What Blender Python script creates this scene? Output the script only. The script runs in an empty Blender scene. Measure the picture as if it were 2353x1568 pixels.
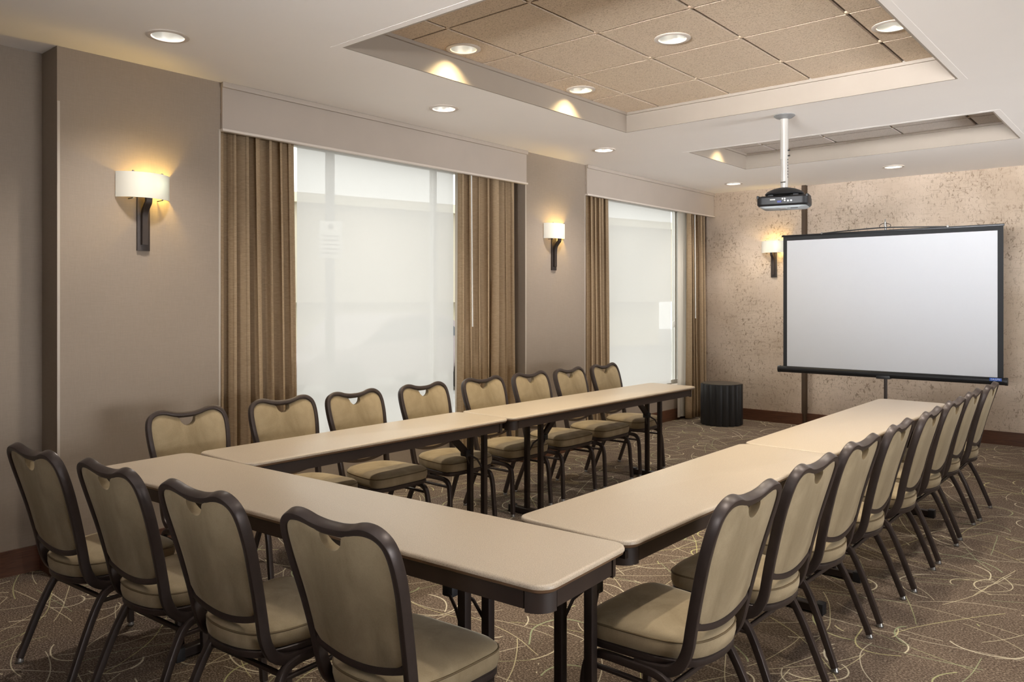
import bpy, bmesh, math, random
from mathutils import Vector, Matrix

random.seed(7)
scene = bpy.context.scene
COL = scene.collection
PI = math.pi

# ------------------------------------------------------------------ camera
cam_d = bpy.data.cameras.new('camera')
cam_d.sensor_width = 36.0
cam_d.lens = 1802.0 / 2353.0 * 36.0
cam_d.shift_y = -94.0 / 2353.0
cam_d.clip_start = 0.02
cam = bpy.data.objects.new('camera', cam_d)
cam.location = (0, 0, 1.51)
cam.rotation_euler = (PI / 2, 0, math.radians(40.545))
COL.objects.link(cam)
scene.camera = cam

# ------------------------------------------------------------------ world
world = bpy.data.worlds.new('world')
scene.world = world
world.use_nodes = True
bg = world.node_tree.nodes['Background']
bg.inputs[0].default_value = (1.0, 0.99, 0.975, 1)
bg.inputs[1].default_value = 2.55

# ------------------------------------------------------------------ added fill lights by the unseen right and rear walls
def area(name, loc, rot, sx, sy, power, color, spread=180):
    l = bpy.data.lights.new(name, 'AREA')
    l.shape = 'RECTANGLE'
    l.size, l.size_y = sx, sy
    l.energy = power
    l.color = color
    l.spread = math.radians(spread)
    o = bpy.data.objects.new(name, l)
    o.location, o.rotation_euler = loc, rot
    COL.objects.link(o)
    return o

# fill added in front of windowless walls, tilted up to brighten the ceiling
R_ = math.radians
area('fill_right_far', (4.44, 7.0, 1.1), (0, R_(90 + 14), 0), 1.3, 4.0, 48, (0.97, 0.98, 1.0), 46)
area('fill_right_near', (4.44, 2.5, 1.1), (0, R_(90 + 2), 0), 1.3, 3.0, 28, (0.97, 0.98, 1.0), 60)
area('fill_rear', (-1.0, -4.94, 1.75), (R_(90 + 9), 0, R_(4)), 4.8, 1.0, 132, (0.97, 0.98, 1.0), 34)

scene.view_settings.view_transform = 'Standard'
scene.view_settings.look = 'None'
scene.view_settings.gamma = 1.0
scene.view_settings.use_curve_mapping = False
scene.view_settings.exposure = 0.3
scene.cycles.use_light_tree = False
scene.cycles.max_bounces = 7
scene.cycles.diffuse_bounces = 3
scene.cycles.glossy_bounces = 2
scene.cycles.transmission_bounces = 3

# ================================================================== mesh helpers
class MB:
    """collects geometry for ONE mesh object"""
    def __init__(s):
        s.v, s.f = [], []

    def add(s, vs, fs):
        b = len(s.v)
        s.v += [tuple(p) for p in vs]
        s.f += [tuple(b + i for i in f) for f in fs]
        return s

    def box(s, x0, x1, y0, y1, z0, z1, bev=0.0):
        if bev <= 0:
            return s.add([(x0, y0, z0), (x1, y0, z0), (x1, y1, z0), (x0, y1, z0),
                          (x0, y0, z1), (x1, y0, z1), (x1, y1, z1), (x0, y1, z1)],
                         [(3, 2, 1, 0), (4, 5, 6, 7), (0, 1, 5, 4), (1, 2, 6, 5), (2, 3, 7, 6), (3, 0, 4, 7)])
        bm = bmesh.new()
        bmesh.ops.create_cube(bm, size=1)
        for p in bm.verts:
            p.co = Vector(((x0 + x1) / 2 + p.co.x * (x1 - x0), (y0 + y1) / 2 + p.co.y * (y1 - y0), (z0 + z1) / 2 + p.co.z * (z1 - z0)))
        bmesh.ops.bevel(bm, geom=bm.edges[:], offset=bev, segments=2, affect='EDGES', profile=0.6)
        return s.bm(bm)

    def bm(s, bm, mat=None):
        bm.verts.index_update()
        vs = [(mat @ p.co if mat else p.co) for p in bm.verts]
        fs = [[q.index for q in f.verts] for f in bm.faces]
        bm.free()
        return s.add(vs, fs)

    def tube(s, pts, prof, ref=(0, 0, 1), closed=False, caps=True, scale=None):
        """sweep profile [(a,b)...] along pts; a along side vector, b along up"""
        P = [Vector(p) for p in pts]
        n = len(P)
        T = []
        for i in range(n):
            if closed:
                t = P[(i + 1) % n] - P[i - 1]
            else:
                t = P[min(i + 1, n - 1)] - P[max(i - 1, 0)]
            T.append(t.normalized())
        up = Vector(ref)
        if abs(up.normalized().dot(T[0])) > 0.98: up = Vector((1, 0, 0)) if abs(T[0].x) < 0.9 else Vector((0, 1, 0))
        up = (up - T[0] * up.dot(T[0])).normalized()
        rings, vs = len(prof), []
        for i in range(n):
            up = (up - T[i] * up.dot(T[i])).normalized()
            side = T[i].cross(up)
            k = scale[i] if scale else 1.0
            for a, b in prof:
                vs.append(P[i] + side * a * k + up * b * k)
        fs = []
        m = n if closed else n - 1
        for i in range(m):
            j = (i + 1) % n
            for q in range(rings):
                r = (q + 1) % rings
                fs.append((i * rings + q, i * rings + r, j * rings + r, j * rings + q))
        if not closed and caps:
            fs.append(tuple(range(rings))[::-1])
            fs.append(tuple((n - 1) * rings + q for q in range(rings)))
        return s.add(vs, fs)

    def lathe(s, prof, seg=32, center=(0, 0, 0), closed_ends=True):
        """prof [(r,z)...] about z"""
        cx, cy, cz = center
        vs = []
        for r, z in prof:
            for k in range(seg):
                a = 2 * PI * k / seg
                vs.append((cx + r * math.cos(a), cy + r * math.sin(a), cz + z))
        fs = []
        for i in range(len(prof) - 1):
            for k in range(seg):
                q = (k + 1) % seg
                fs.append((i * seg + k, i * seg + q, (i + 1) * seg + q, (i + 1) * seg + k))
        if closed_ends:
            fs.append(tuple(range(seg))[::-1])
            fs.append(tuple((len(prof) - 1) * seg + k for k in range(seg)))
        return s.add(vs, fs)

    def prism(s, outline, z0, z1):
        """outline [(x,y)] ccw extruded in z"""
        n = len(outline)
        vs = [(x, y, z0) for x, y in outline] + [(x, y, z1) for x, y in outline]
        fs = [tuple(range(n))[::-1], tuple(range(n, 2 * n))]
        for i in range(n):
            j = (i + 1) % n
            fs.append((i, j, n + j, n + i))
        return s.add(vs, fs)

    def layers(s, rings, cap0=True, cap1=True):
        """rings: list of equal length closed point loops"""
        n = len(rings[0])
        vs = [p for r in rings for p in r]
        fs = []
        for i in range(len(rings) - 1):
            for k in range(n):
                q = (k + 1) % n
                fs.append((i * n + k, i * n + q, (i + 1) * n + q, (i + 1) * n + k))
        if cap0: fs.append(tuple(range(n))[::-1])
        if cap1: fs.append(tuple((len(rings) - 1) * n + k for k in range(n)))
        return s.add(vs, fs)

    def xform(s, m):
        s.v = [tuple(m @ Vector(p)) for p in s.v]
        return s

    def build(s, name, mat, parent=None, smooth=35, loc=None):
        me = bpy.data.meshes.new(name)
        me.from_pydata(s.v, [], s.f)
        me.validate()
        bm = bmesh.new(); bm.from_mesh(me)
        bmesh.ops.recalc_face_normals(bm, faces=bm.faces)
        bm.to_mesh(me); bm.free()
        if mat: me.materials.append(mat)
        if smooth:
            me.shade_smooth()
            me.set_sharp_from_angle(angle=math.radians(smooth))
        o = bpy.data.objects.new(name, me)
        COL.objects.link(o)
        if loc: o.location = loc
        if parent: o.parent = parent
        return o


def rrect(w, h, r, seg=3):
    """rounded rectangle profile centred on the origin"""
    out = []
    for cx, cy, a0 in ((w / 2 - r, h / 2 - r, 0), (-w / 2 + r, h / 2 - r, 90), (-w / 2 + r, -h / 2 + r, 180), (w / 2 - r, -h / 2 + r, 270)):
        for k in range(seg):
            a = math.radians(a0 + 90 * k / (seg - 1))
            out.append((cx + r * math.cos(a), cy + r * math.sin(a)))
    return out

def circ(r, n=10):
    return [(r * math.cos(2 * PI * k / n), r * math.sin(2 * PI * k / n)) for k in range(n)]

def spline(pts, sub=4, closed=False):
    P = [Vector(p) for p in pts]
    n = len(P)
    out = []
    rng = range(n) if closed else range(n - 1)
    for i in rng:
        if closed:
            p0, p1, p2, p3 = P[i - 1], P[i], P[(i + 1) % n], P[(i + 2) % n]
        else:
            p0, p1, p2, p3 = P[max(i - 1, 0)], P[i], P[i + 1], P[min(i + 2, n - 1)]
        for k in range(sub):
            t = k / sub
            out.append(0.5 * ((2 * p1) + (p2 - p0) * t + (2 * p0 - 5 * p1 + 4 * p2 - p3) * t * t + (3 * p1 - p0 - 3 * p2 + p3) * t ** 3))
    if not closed: out.append(P[-1])
    return out

def tag(o, label=None, cat=None, group=None, kind=None):
    if label: o['label'] = label
    if cat: o['category'] = cat
    if group: o['group'] = group
    if kind: o['kind'] = kind
    return o

def empty(name, loc, rz=0.0, label=None, cat=None, group=None, kind=None):
    o = bpy.data.objects.new(name, None)
    o.empty_display_size = 0.1
    o.location = loc
    o.rotation_euler = (0, 0, rz)
    COL.objects.link(o)
    return tag(o, label, cat, group, kind)

def copy_tree(root, loc, rz, label, group):
    def cp(o, parent):
        c = o.copy()
        COL.objects.link(c)
        c.parent = parent
        for ch in [q for q in KIDS[o.name]]:
            cp(ch, c)
        return c
    r = cp(root, None)
    r.location, r.rotation_euler = loc, (0, 0, rz)
    r['label'], r['group'] = label, group
    return r
KIDS = {}
def index_tree(o):
    KIDS[o.name] = list(o.children)
    for c in o.children: index_tree(c)

# ================================================================== materials
def new_mat(name):
    m = bpy.data.materials.new(name)
    m.use_nodes = True
    nt = m.node_tree
    b = nt.nodes['Principled BSDF']
    return m, nt, b

def N(nt, typ, **kw):
    n = nt.nodes.new(typ)
    for k, v in kw.items():
        setattr(n, k, v)
    return n

def math_n(nt, op, a, b=None, c=None, clamp=False):
    n = nt.nodes.new('ShaderNodeMath')
    n.operation = op
    n.use_clamp = clamp
    for i, v in enumerate((a, b, c)):
        if v is None: continue
        if isinstance(v, (int, float)): n.inputs[i].default_value = v
        else: nt.links.new(v, n.inputs[i])
    return n.outputs[0]

def mix_c(nt, fac, a, b, blend='MIX'):
    n = nt.nodes.new('ShaderNodeMix')
    n.data_type = 'RGBA'
    n.blend_type = blend
    for sock, v in ((n.inputs[0], fac), (n.inputs[6], a), (n.inputs[7], b)):
        if isinstance(v, (int, float)): sock.default_value = v
        elif isinstance(v, (tuple, list)): sock.default_value = (*v[:3], 1)
        else: nt.links.new(v, sock)
    return n.outputs[2]

def ramp(nt, fac, stops):
    n = nt.nodes.new('ShaderNodeValToRGB')
    while len(n.color_ramp.elements) < len(stops): n.color_ramp.elements.new(0.5)
    for e, (p, c) in zip(n.color_ramp.elements, stops):
        e.position = p
        e.color = (*c, 1) if isinstance(c, (tuple, list)) else (c, c, c, 1)
    nt.links.new(fac, n.inputs[0])
    return n.outputs[0]

def coords(nt, scale=(1, 1, 1), rot=(0, 0, 0), loc=(0, 0, 0), out='Object'):
    t = nt.nodes.new('ShaderNodeTexCoord')
    mp = nt.nodes.new('ShaderNodeMapping')
    mp.inputs['Scale'].default_value = scale
    mp.inputs['Rotation'].default_value = rot
    mp.inputs['Location'].default_value = loc
    nt.links.new(t.outputs[out], mp.inputs[0])
    return mp.outputs[0]

def noise(nt, vec, scale, detail=4, rough=0.55, dist=0.0):
    n = nt.nodes.new('ShaderNodeTexNoise')
    n.inputs['Scale'].default_value = scale
    n.inputs['Detail'].default_value = detail
    n.inputs['Roughness'].default_value = rough
    n.inputs['Distortion'].default_value = dist
    nt.links.new(vec, n.inputs['Vector'])
    return n.outputs[0]

def bump(nt, bsdf, height, strength=0.3, dist=0.01):
    n = nt.nodes.new('ShaderNodeBump')
    n.inputs['Strength'].default_value = strength
    n.inputs['Distance'].default_value = dist
    nt.links.new(height, n.inputs['Height'])
    nt.links.new(n.outputs[0], bsdf.inputs['Normal'])

def lin(r, g, b):
    f = lambda c: (c / 255 / 12.92) if c / 255 <= 0.04045 else ((c / 255 + 0.055) / 1.055) ** 2.4
    return (f(r), f(g), f(b))

def simple(name, col, rough=0.5, metal=0.0, var=0.12, vscale=6.0, bscale=0.0, bstr=0.15, sheen=0.0, spec=0.5):
    m, nt, b = new_mat(name)
    vec = coords(nt)
    nz = noise(nt, vec, vscale, 5)
    c2 = tuple(c * (1 - var) for c in col)
    c1 = tuple(min(1, c * (1 + var)) for c in col)
    nt.links.new(ramp(nt, nz, [(0.3, c2), (0.7, c1)]), b.inputs['Base Color'])
    b.inputs['Roughness'].default_value = rough
    b.inputs['Metallic'].default_value = metal
    b.inputs['Specular IOR Level'].default_value = spec
    if sheen: b.inputs['Sheen Weight'].default_value = sheen
    if bscale:
        bump(nt, b, noise(nt, vec, bscale, 3), bstr, 0.003)
    return m

def emit(name, col, strength):
    m, nt, b = new_mat(name)
    b.inputs['Base Color'].default_value = (*col, 1)
    b.inputs['Emission Color'].default_value = (*col, 1)
    b.inputs['Emission Strength'].default_value = strength
    m.cycles.emission_sampling = 'NONE'
    return m

def woven(name, col, scale=500, var=0.10, rough=0.9, bstr=0.2):
    """fine linen weave: crossed stretched noises"""
    m, nt, b = new_mat(name)
    h = noise(nt, coords(nt, (1, 1, 14)), scale / 14, 3, 0.7)
    v = noise(nt, coords(nt, (14, 14, 1)), scale / 14, 3, 0.7)
    s = math_n(nt, 'ADD', h, v)
    s = math_n(nt, 'MULTIPLY', s, 0.5)
    big = noise(nt, coords(nt), 1.5, 3)
    t = math_n(nt, 'ADD', math_n(nt, 'MULTIPLY', s, 0.8), math_n(nt, 'MULTIPLY', big, 0.2))
    c0 = tuple(c * (1 - var * 1.6) for c in col)
    c1 = tuple(c * (1 + var * 1.6) for c in col)
    nt.links.new(ramp(nt, t, [(0.3, c0), (0.7, c1)]), b.inputs['Base Color'])
    b.inputs['Roughness'].default_value = rough
    b.inputs['Specular IOR Level'].default_value = 0.2
    bump(nt, b, s, bstr, 0.002)
    return m

M = {}
M['wall'] = woven('linen_wallcovering', lin(152, 138, 124), 260, 0.06)
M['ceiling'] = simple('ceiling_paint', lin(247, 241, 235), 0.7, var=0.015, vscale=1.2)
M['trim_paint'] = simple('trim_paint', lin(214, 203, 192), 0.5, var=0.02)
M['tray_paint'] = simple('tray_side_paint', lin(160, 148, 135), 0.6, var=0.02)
M['valance'] = simple('valance_paint', lin(178, 166, 154), 0.6, var=0.03, vscale=3)
M['frame'] = simple('chair_frame_metal', lin(66, 56, 52), 0.38, 0.35, var=0.08, vscale=30)
M['table_metal'] = simple('table_leg_metal', lin(46, 36, 32), 0.42, 0.3, var=0.1)
M['apron'] = simple('table_apron_brown', lin(50, 37, 30), 0.5, var=0.12, vscale=12)
M['table_edge'] = simple('table_edge_band', lin(108, 82, 60), 0.35, var=0.1, vscale=20)
M['black_plastic'] = simple('black_plastic', lin(30, 30, 33), 0.45, var=0.1)
M['chrome'] = simple('chrome', lin(150, 148, 145), 0.35, 0.9, var=0.04)
M['bronze'] = simple('sconce_bronze', lin(62, 53, 48), 0.45, 0.4, var=0.08)
M['drum'] = simple('drum_black', lin(31, 31, 33), 0.5, var=0.12, vscale=4)
M['drum_top'] = simple('drum_top', lin(70, 64, 56), 0.4, var=0.1)
M['pole_white'] = simple('projector_pole_white', lin(178, 173, 166), 0.35, 0.2, var=0.03)
M['proj_black'] = simple('projector_black', lin(16, 16, 19), 0.5, var=0.1)
M['proj_grey'] = simple('projector_base_grey', lin(178, 184, 188), 0.5, var=0.04)
M['steel_grey'] = simple('jack_metal', lin(150, 150, 150), 0.35, 0.5)
M['blue_jack'] = simple('blue_socket', lin(55, 60, 130), 0.5)
M['screen'] = simple('screen_fabric', lin(214, 216, 220), 0.95, var=0.004, spec=0.05)
M['screen_black'] = simple('screen_border_black', lin(42, 43, 45), 0.8, var=0.06)
M['screen_tube'] = simple('screen_case_black', lin(24, 25, 28), 0.38, 0.2, var=0.1)
M['blue_label'] = simple('blue_label', lin(22, 84, 178), 0.45, var=0.03)
M['white_print'] = simple('white_print', lin(225, 235, 248), 0.5, var=0.01)
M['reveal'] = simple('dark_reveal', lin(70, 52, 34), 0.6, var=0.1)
M['grid'] = simple('ceiling_grid_metal', lin(196, 172, 146), 0.5, var=0.03)
M['corner_guard'] = simple('corner_guard', lin(182, 170, 156), 0.4, var=0.02)
M['alu'] = simple('window_frame_alu', lin(215, 212, 205), 0.4, 0.3, var=0.03)
M['wand'] = simple('white_wand', lin(225, 222, 215), 0.35, var=0.02)
M['outer_wall'] = simple('facade_stucco', lin(178, 168, 148), 0.9, var=0.12, vscale=0.6)
M['outer_pale'] = simple('facade_pale', lin(205, 195, 170), 0.9, var=0.05)
M['asphalt'] = simple('street_pavement', lin(150, 148, 145), 0.9, var=0.12, vscale=2)
M['car_body'] = simple('car_paint', lin(140, 128, 128), 0.3, 0.2, var=0.05)
M['car_glass'] = simple('car_glass', lin(60, 64, 70), 0.1)
M['sign_post'] = simple('galvanised_post', lin(105, 103, 100), 0.5, 0.4)
M['sign_face'] = simple('sign_white', lin(235, 232, 225), 0.6)

def wood(name, c0, c1, rough=0.45):
    m, nt, b = new_mat(name)
    v = coords(nt, (2.0, 2.0, 22.0))
    w = noise(nt, v, 1.6, 6, 0.65, 1.5)
    nt.links.new(ramp(nt, w, [(0.3, c0), (0.7, c1)]), b.inputs['Base Color'])
    b.inputs['Roughness'].default_value = rough
    return m
M['baseboard'] = wood('baseboard_wood', lin(70, 42, 28), lin(104, 66, 44))

# acoustic tile: fine speckle
def tile_mat(name, base, dark, light):
    m, nt, b = new_mat(name)
    v = coords(nt)
    s = noise(nt, v, 130, 4, 0.7)
    big = noise(nt, v, 0.9, 2)
    c = ramp(nt, s, [(0.34, dark), (0.47, base), (0.56, base), (0.70, light)])
    c = mix_c(nt, math_n(nt, 'MULTIPLY', big, 0.35), c, lin(198, 174, 158), 'MIX')
    nt.links.new(c, b.inputs['Base Color'])
    b.inputs['Roughness'].default_value = 0.95
    b.inputs['Specular IOR Level'].default_value = 0.1
    bump(nt, b, s, 0.5, 0.004)
    return m
M['tile'] = tile_mat('acoustic_tile_tan', lin(222, 203, 178), lin(164, 143, 119), lin(240, 226, 206))
M['tile_pale'] = tile_mat('acoustic_tile_pale', lin(214, 206, 198), lin(178, 172, 166), lin(232, 226, 220))

# table top laminate
def laminate():
    m, nt, b = new_mat('table_laminate')
    v = coords(nt)
    s = noise(nt, v, 420, 2, 0.6)
    g = noise(nt, coords(nt, (1.0, 3.0, 1.0)), 2.0, 4)
    c = ramp(nt, s, [(0.32, lin(158, 142, 124)), (0.5, lin(183, 168, 148)), (0.7, lin(203, 188, 169))])
    c = mix_c(nt, math_n(nt, 'MULTIPLY', g, 0.25), c, lin(168, 155, 139))
    nt.links.new(c, b.inputs['Base Color'])
    b.inputs['Roughness'].default_value = 0.36
    b.inputs['Specular IOR Level'].default_value = 0.5
    bump(nt, b, s, 0.12, 0.001)
    return m
M['laminate'] = laminate()

# chair velour
def velour(name, c0, c1):
    m, nt, b = new_mat(name)
    v = coords(nt)
    big = noise(nt, coords(nt, (1, 1, 0.45)), 7, 5, 0.6, 0.6)
    fine = noise(nt, v, 260, 2)
    t = math_n(nt, 'ADD', math_n(nt, 'MULTIPLY', big, 0.82), math_n(nt, 'MULTIPLY', fine, 0.18))
    nt.links.new(ramp(nt, t, [(0.34, c0), (0.66, c1)]), b.inputs['Base Color'])
    b.inputs['Roughness'].default_value = 0.85
    b.inputs['Specular IOR Level'].default_value = 0.25
    b.inputs['Sheen Weight'].default_value = 0.35
    b.inputs['Sheen Roughness'].default_value = 0.4
    b.inputs['Sheen Tint'].default_value = (0.9, 0.82, 0.65, 1)
    bump(nt, b, fine, 0.12, 0.002)
    return m
M['velour'] = velour('chair_velour', lin(138, 121, 93), lin(170, 152, 122))
M['piping'] = simple('seat_piping', lin(108, 90, 62), 0.8, var=0.1)

# curtain fabric: diffuse + translucent
def curtain_mat():
    m, nt, b = new_mat('curtain_fabric')
    v = noise(nt, coords(nt, (30, 30, 300)), 1.0, 3, 0.7)
    col = ramp(nt, v, [(0.3, lin(158, 135, 106)), (0.7, lin(188, 164, 134))])
    nt.links.new(col, b.inputs['Base Color'])
    b.inputs['Roughness'].default_value = 0.9
    b.inputs['Specular IOR Level'].default_value = 0.15
    tr = N(nt, 'ShaderNodeBsdfTranslucent')
    nt.links.new(col, tr.inputs[0])
    mx = N(nt, 'ShaderNodeMixShader')
    mx.inputs[0].default_value = 0.12
    nt.links.new(b.outputs[0], mx.inputs[1]); nt.links.new(tr.outputs[0], mx.inputs[2])
    nt.links.new(mx.outputs[0], nt.nodes['Material Output'].inputs[0])
    return m
M['curtain'] = curtain_mat()
def sheer_mat():
    m, nt, b = new_mat('curtain_lining')
    b.inputs['Base Color'].default_value = (*lin(214, 206, 194), 1)
    b.inputs['Roughness'].default_value = 0.9
    tr = N(nt, 'ShaderNodeBsdfTranslucent'); tr.inputs[0].default_value = (*lin(225, 216, 204), 1)
    mx = N(nt, 'ShaderNodeMixShader'); mx.inputs[0].default_value = 0.3
    nt.links.new(b.outputs[0], mx.inputs[1]); nt.links.new(tr.outputs[0], mx.inputs[2])
    nt.links.new(mx.outputs[0], nt.nodes['Material Output'].inputs[0])
    return m
M['lining'] = sheer_mat()

# roller shade: solar mesh, a little of the street shows through
def shade_mat():
    m, nt, b = new_mat('solar_shade_mesh')
    weave = noise(nt, coords(nt, (1, 1, 1)), 300, 2)
    col = ramp(nt, weave, [(0.3, lin(176, 174, 170)), (0.7, lin(190, 188, 184))])
    nt.links.new(col, b.inputs['Base Color'])
    b.inputs['Roughness'].default_value = 0.9
    b.inputs['Specular IOR Level'].default_value = 0.1
    tr = N(nt, 'ShaderNodeBsdfTranslucent'); tr.inputs[0].default_value = (0.72, 0.705, 0.69, 1)
    tp = N(nt, 'ShaderNodeBsdfTransparent'); tp.inputs[0].default_value = (1, 0.99, 0.97, 1)
    m1 = N(nt, 'ShaderNodeMixShader'); m1.inputs[0].default_value = 0.62
    nt.links.new(b.outputs[0], m1.inputs[1]); nt.links.new(tr.outputs[0], m1.inputs[2])
    m2 = N(nt, 'ShaderNodeMixShader'); m2.inputs[0].default_value = 0.105
    nt.links.new(m1.outputs[0], m2.inputs[1]); nt.links.new(tp.outputs[0], m2.inputs[2])
    nt.links.new(m2.outputs[0], nt.nodes['Material Output'].inputs[0])
    return m
M['shade'] = shade_mat()

def glass_mat():
    m, nt, b = new_mat('window_glass')
    tp = N(nt, 'ShaderNodeBsdfTransparent'); tp.inputs[0].default_value = (0.96, 0.98, 0.97, 1)
    gl = N(nt, 'ShaderNodeBsdfGlossy'); gl.inputs['Roughness'].default_value = 0.02
    mx = N(nt, 'ShaderNodeMixShader'); mx.inputs[0].default_value = 0.04
    nt.links.new(tp.outputs[0], mx.inputs[1]); nt.links.new(gl.outputs[0], mx.inputs[2])
    nt.links.new(mx.outputs[0], nt.nodes['Material Output'].inputs[0])
    return m
M['glass'] = glass_mat()

# frosted sconce glass
def frosted():
    m, nt, b = new_mat('sconce_frosted_glass')
    b.inputs['Base Color'].default_value = (*lin(232, 226, 212), 1)
    b.inputs['Roughness'].default_value = 0.35
    tr = N(nt, 'ShaderNodeBsdfTranslucent'); tr.inputs[0].default_value = (0.45, 0.64, 1.0, 1)
    mx = N(nt, 'ShaderNodeMixShader'); mx.inputs[0].default_value = 0.15
    nt.links.new(b.outputs[0], mx.inputs[1]); nt.links.new(tr.outputs[0], mx.inputs[2])
    nt.links.new(mx.outputs[0], nt.nodes['Material Output'].inputs[0])
    return m
M['frosted'] = frosted()
M['bulb'] = emit('lamp_bulb', (1.0, 0.86, 0.62), 14)
M['bulb_off'] = simple('unlit_lamp', lin(215, 214, 210), 0.3)
M['cfl'] = emit('downlight_lamp', (1.0, 0.96, 0.88), 3.5)
def reflector():
    m, nt, b = new_mat('downlight_reflector')
    b.inputs['Base Color'].default_value = (0.86, 0.85, 0.82, 1)
    b.inputs['Metallic'].default_value = 0.85
    b.inputs['Roughness'].default_value = 0.28
    return m
M['reflector'] = reflector()

# textured wallcovering of the screen wall
def cork_wall():
    m, nt, b = new_mat('crackled_wallcovering')
    v = coords(nt)
    big = noise(nt, v, 1.3, 4, 0.6)
    base = ramp(nt, big, [(0.3, lin(184, 165, 145)), (0.7, lin(216, 198, 179))])
    fl = noise(nt, coords(nt, (40, 40, 24)), 1.0, 4, 0.7, 0.9)
    f1 = ramp(nt, fl, [(0.56, 0.0), (0.61, 1.0)])
    hl = noise(nt, coords(nt, (7, 7, 70)), 1.0, 5, 0.75, 0.4)
    f2 = ramp(nt, hl, [(0.56, 0.0), (0.63, 1.0)])
    vl = noise(nt, coords(nt, (80, 80, 9)), 1.0, 5, 0.75, 0.4)
    f3 = ramp(nt, vl, [(0.57, 0.0), (0.64, 1.0)])
    dens = ramp(nt, noise(nt, coords(nt, loc=(3, 1, 5)), 2.2, 3), [(0.36, 0.25), (0.6, 1.0)])
    f = math_n(nt, 'MAXIMUM', f1, math_n(nt, 'MAXIMUM', math_n(nt, 'MULTIPLY', f2, 0.6), math_n(nt, 'MULTIPLY', f3, 0.45)))
    f = math_n(nt, 'MULTIPLY', f, dens)
    fine = noise(nt, v, 150, 3)
    c = mix_c(nt, math_n(nt, 'MULTIPLY', f, 0.72), base, lin(100, 80, 60))
    c = mix_c(nt, math_n(nt, 'MULTIPLY', fine, 0.22), c, lin(150, 128, 106))
    nt.links.new(c, b.inputs['Base Color'])
    b.inputs['Roughness'].default_value = 0.8
    b.inputs['Specular IOR Level'].default_value = 0.3
    bump(nt, b, math_n(nt, 'SUBTRACT', fine, f), 0.45, 0.004)
    return m
M['cork'] = cork_wall()

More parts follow.
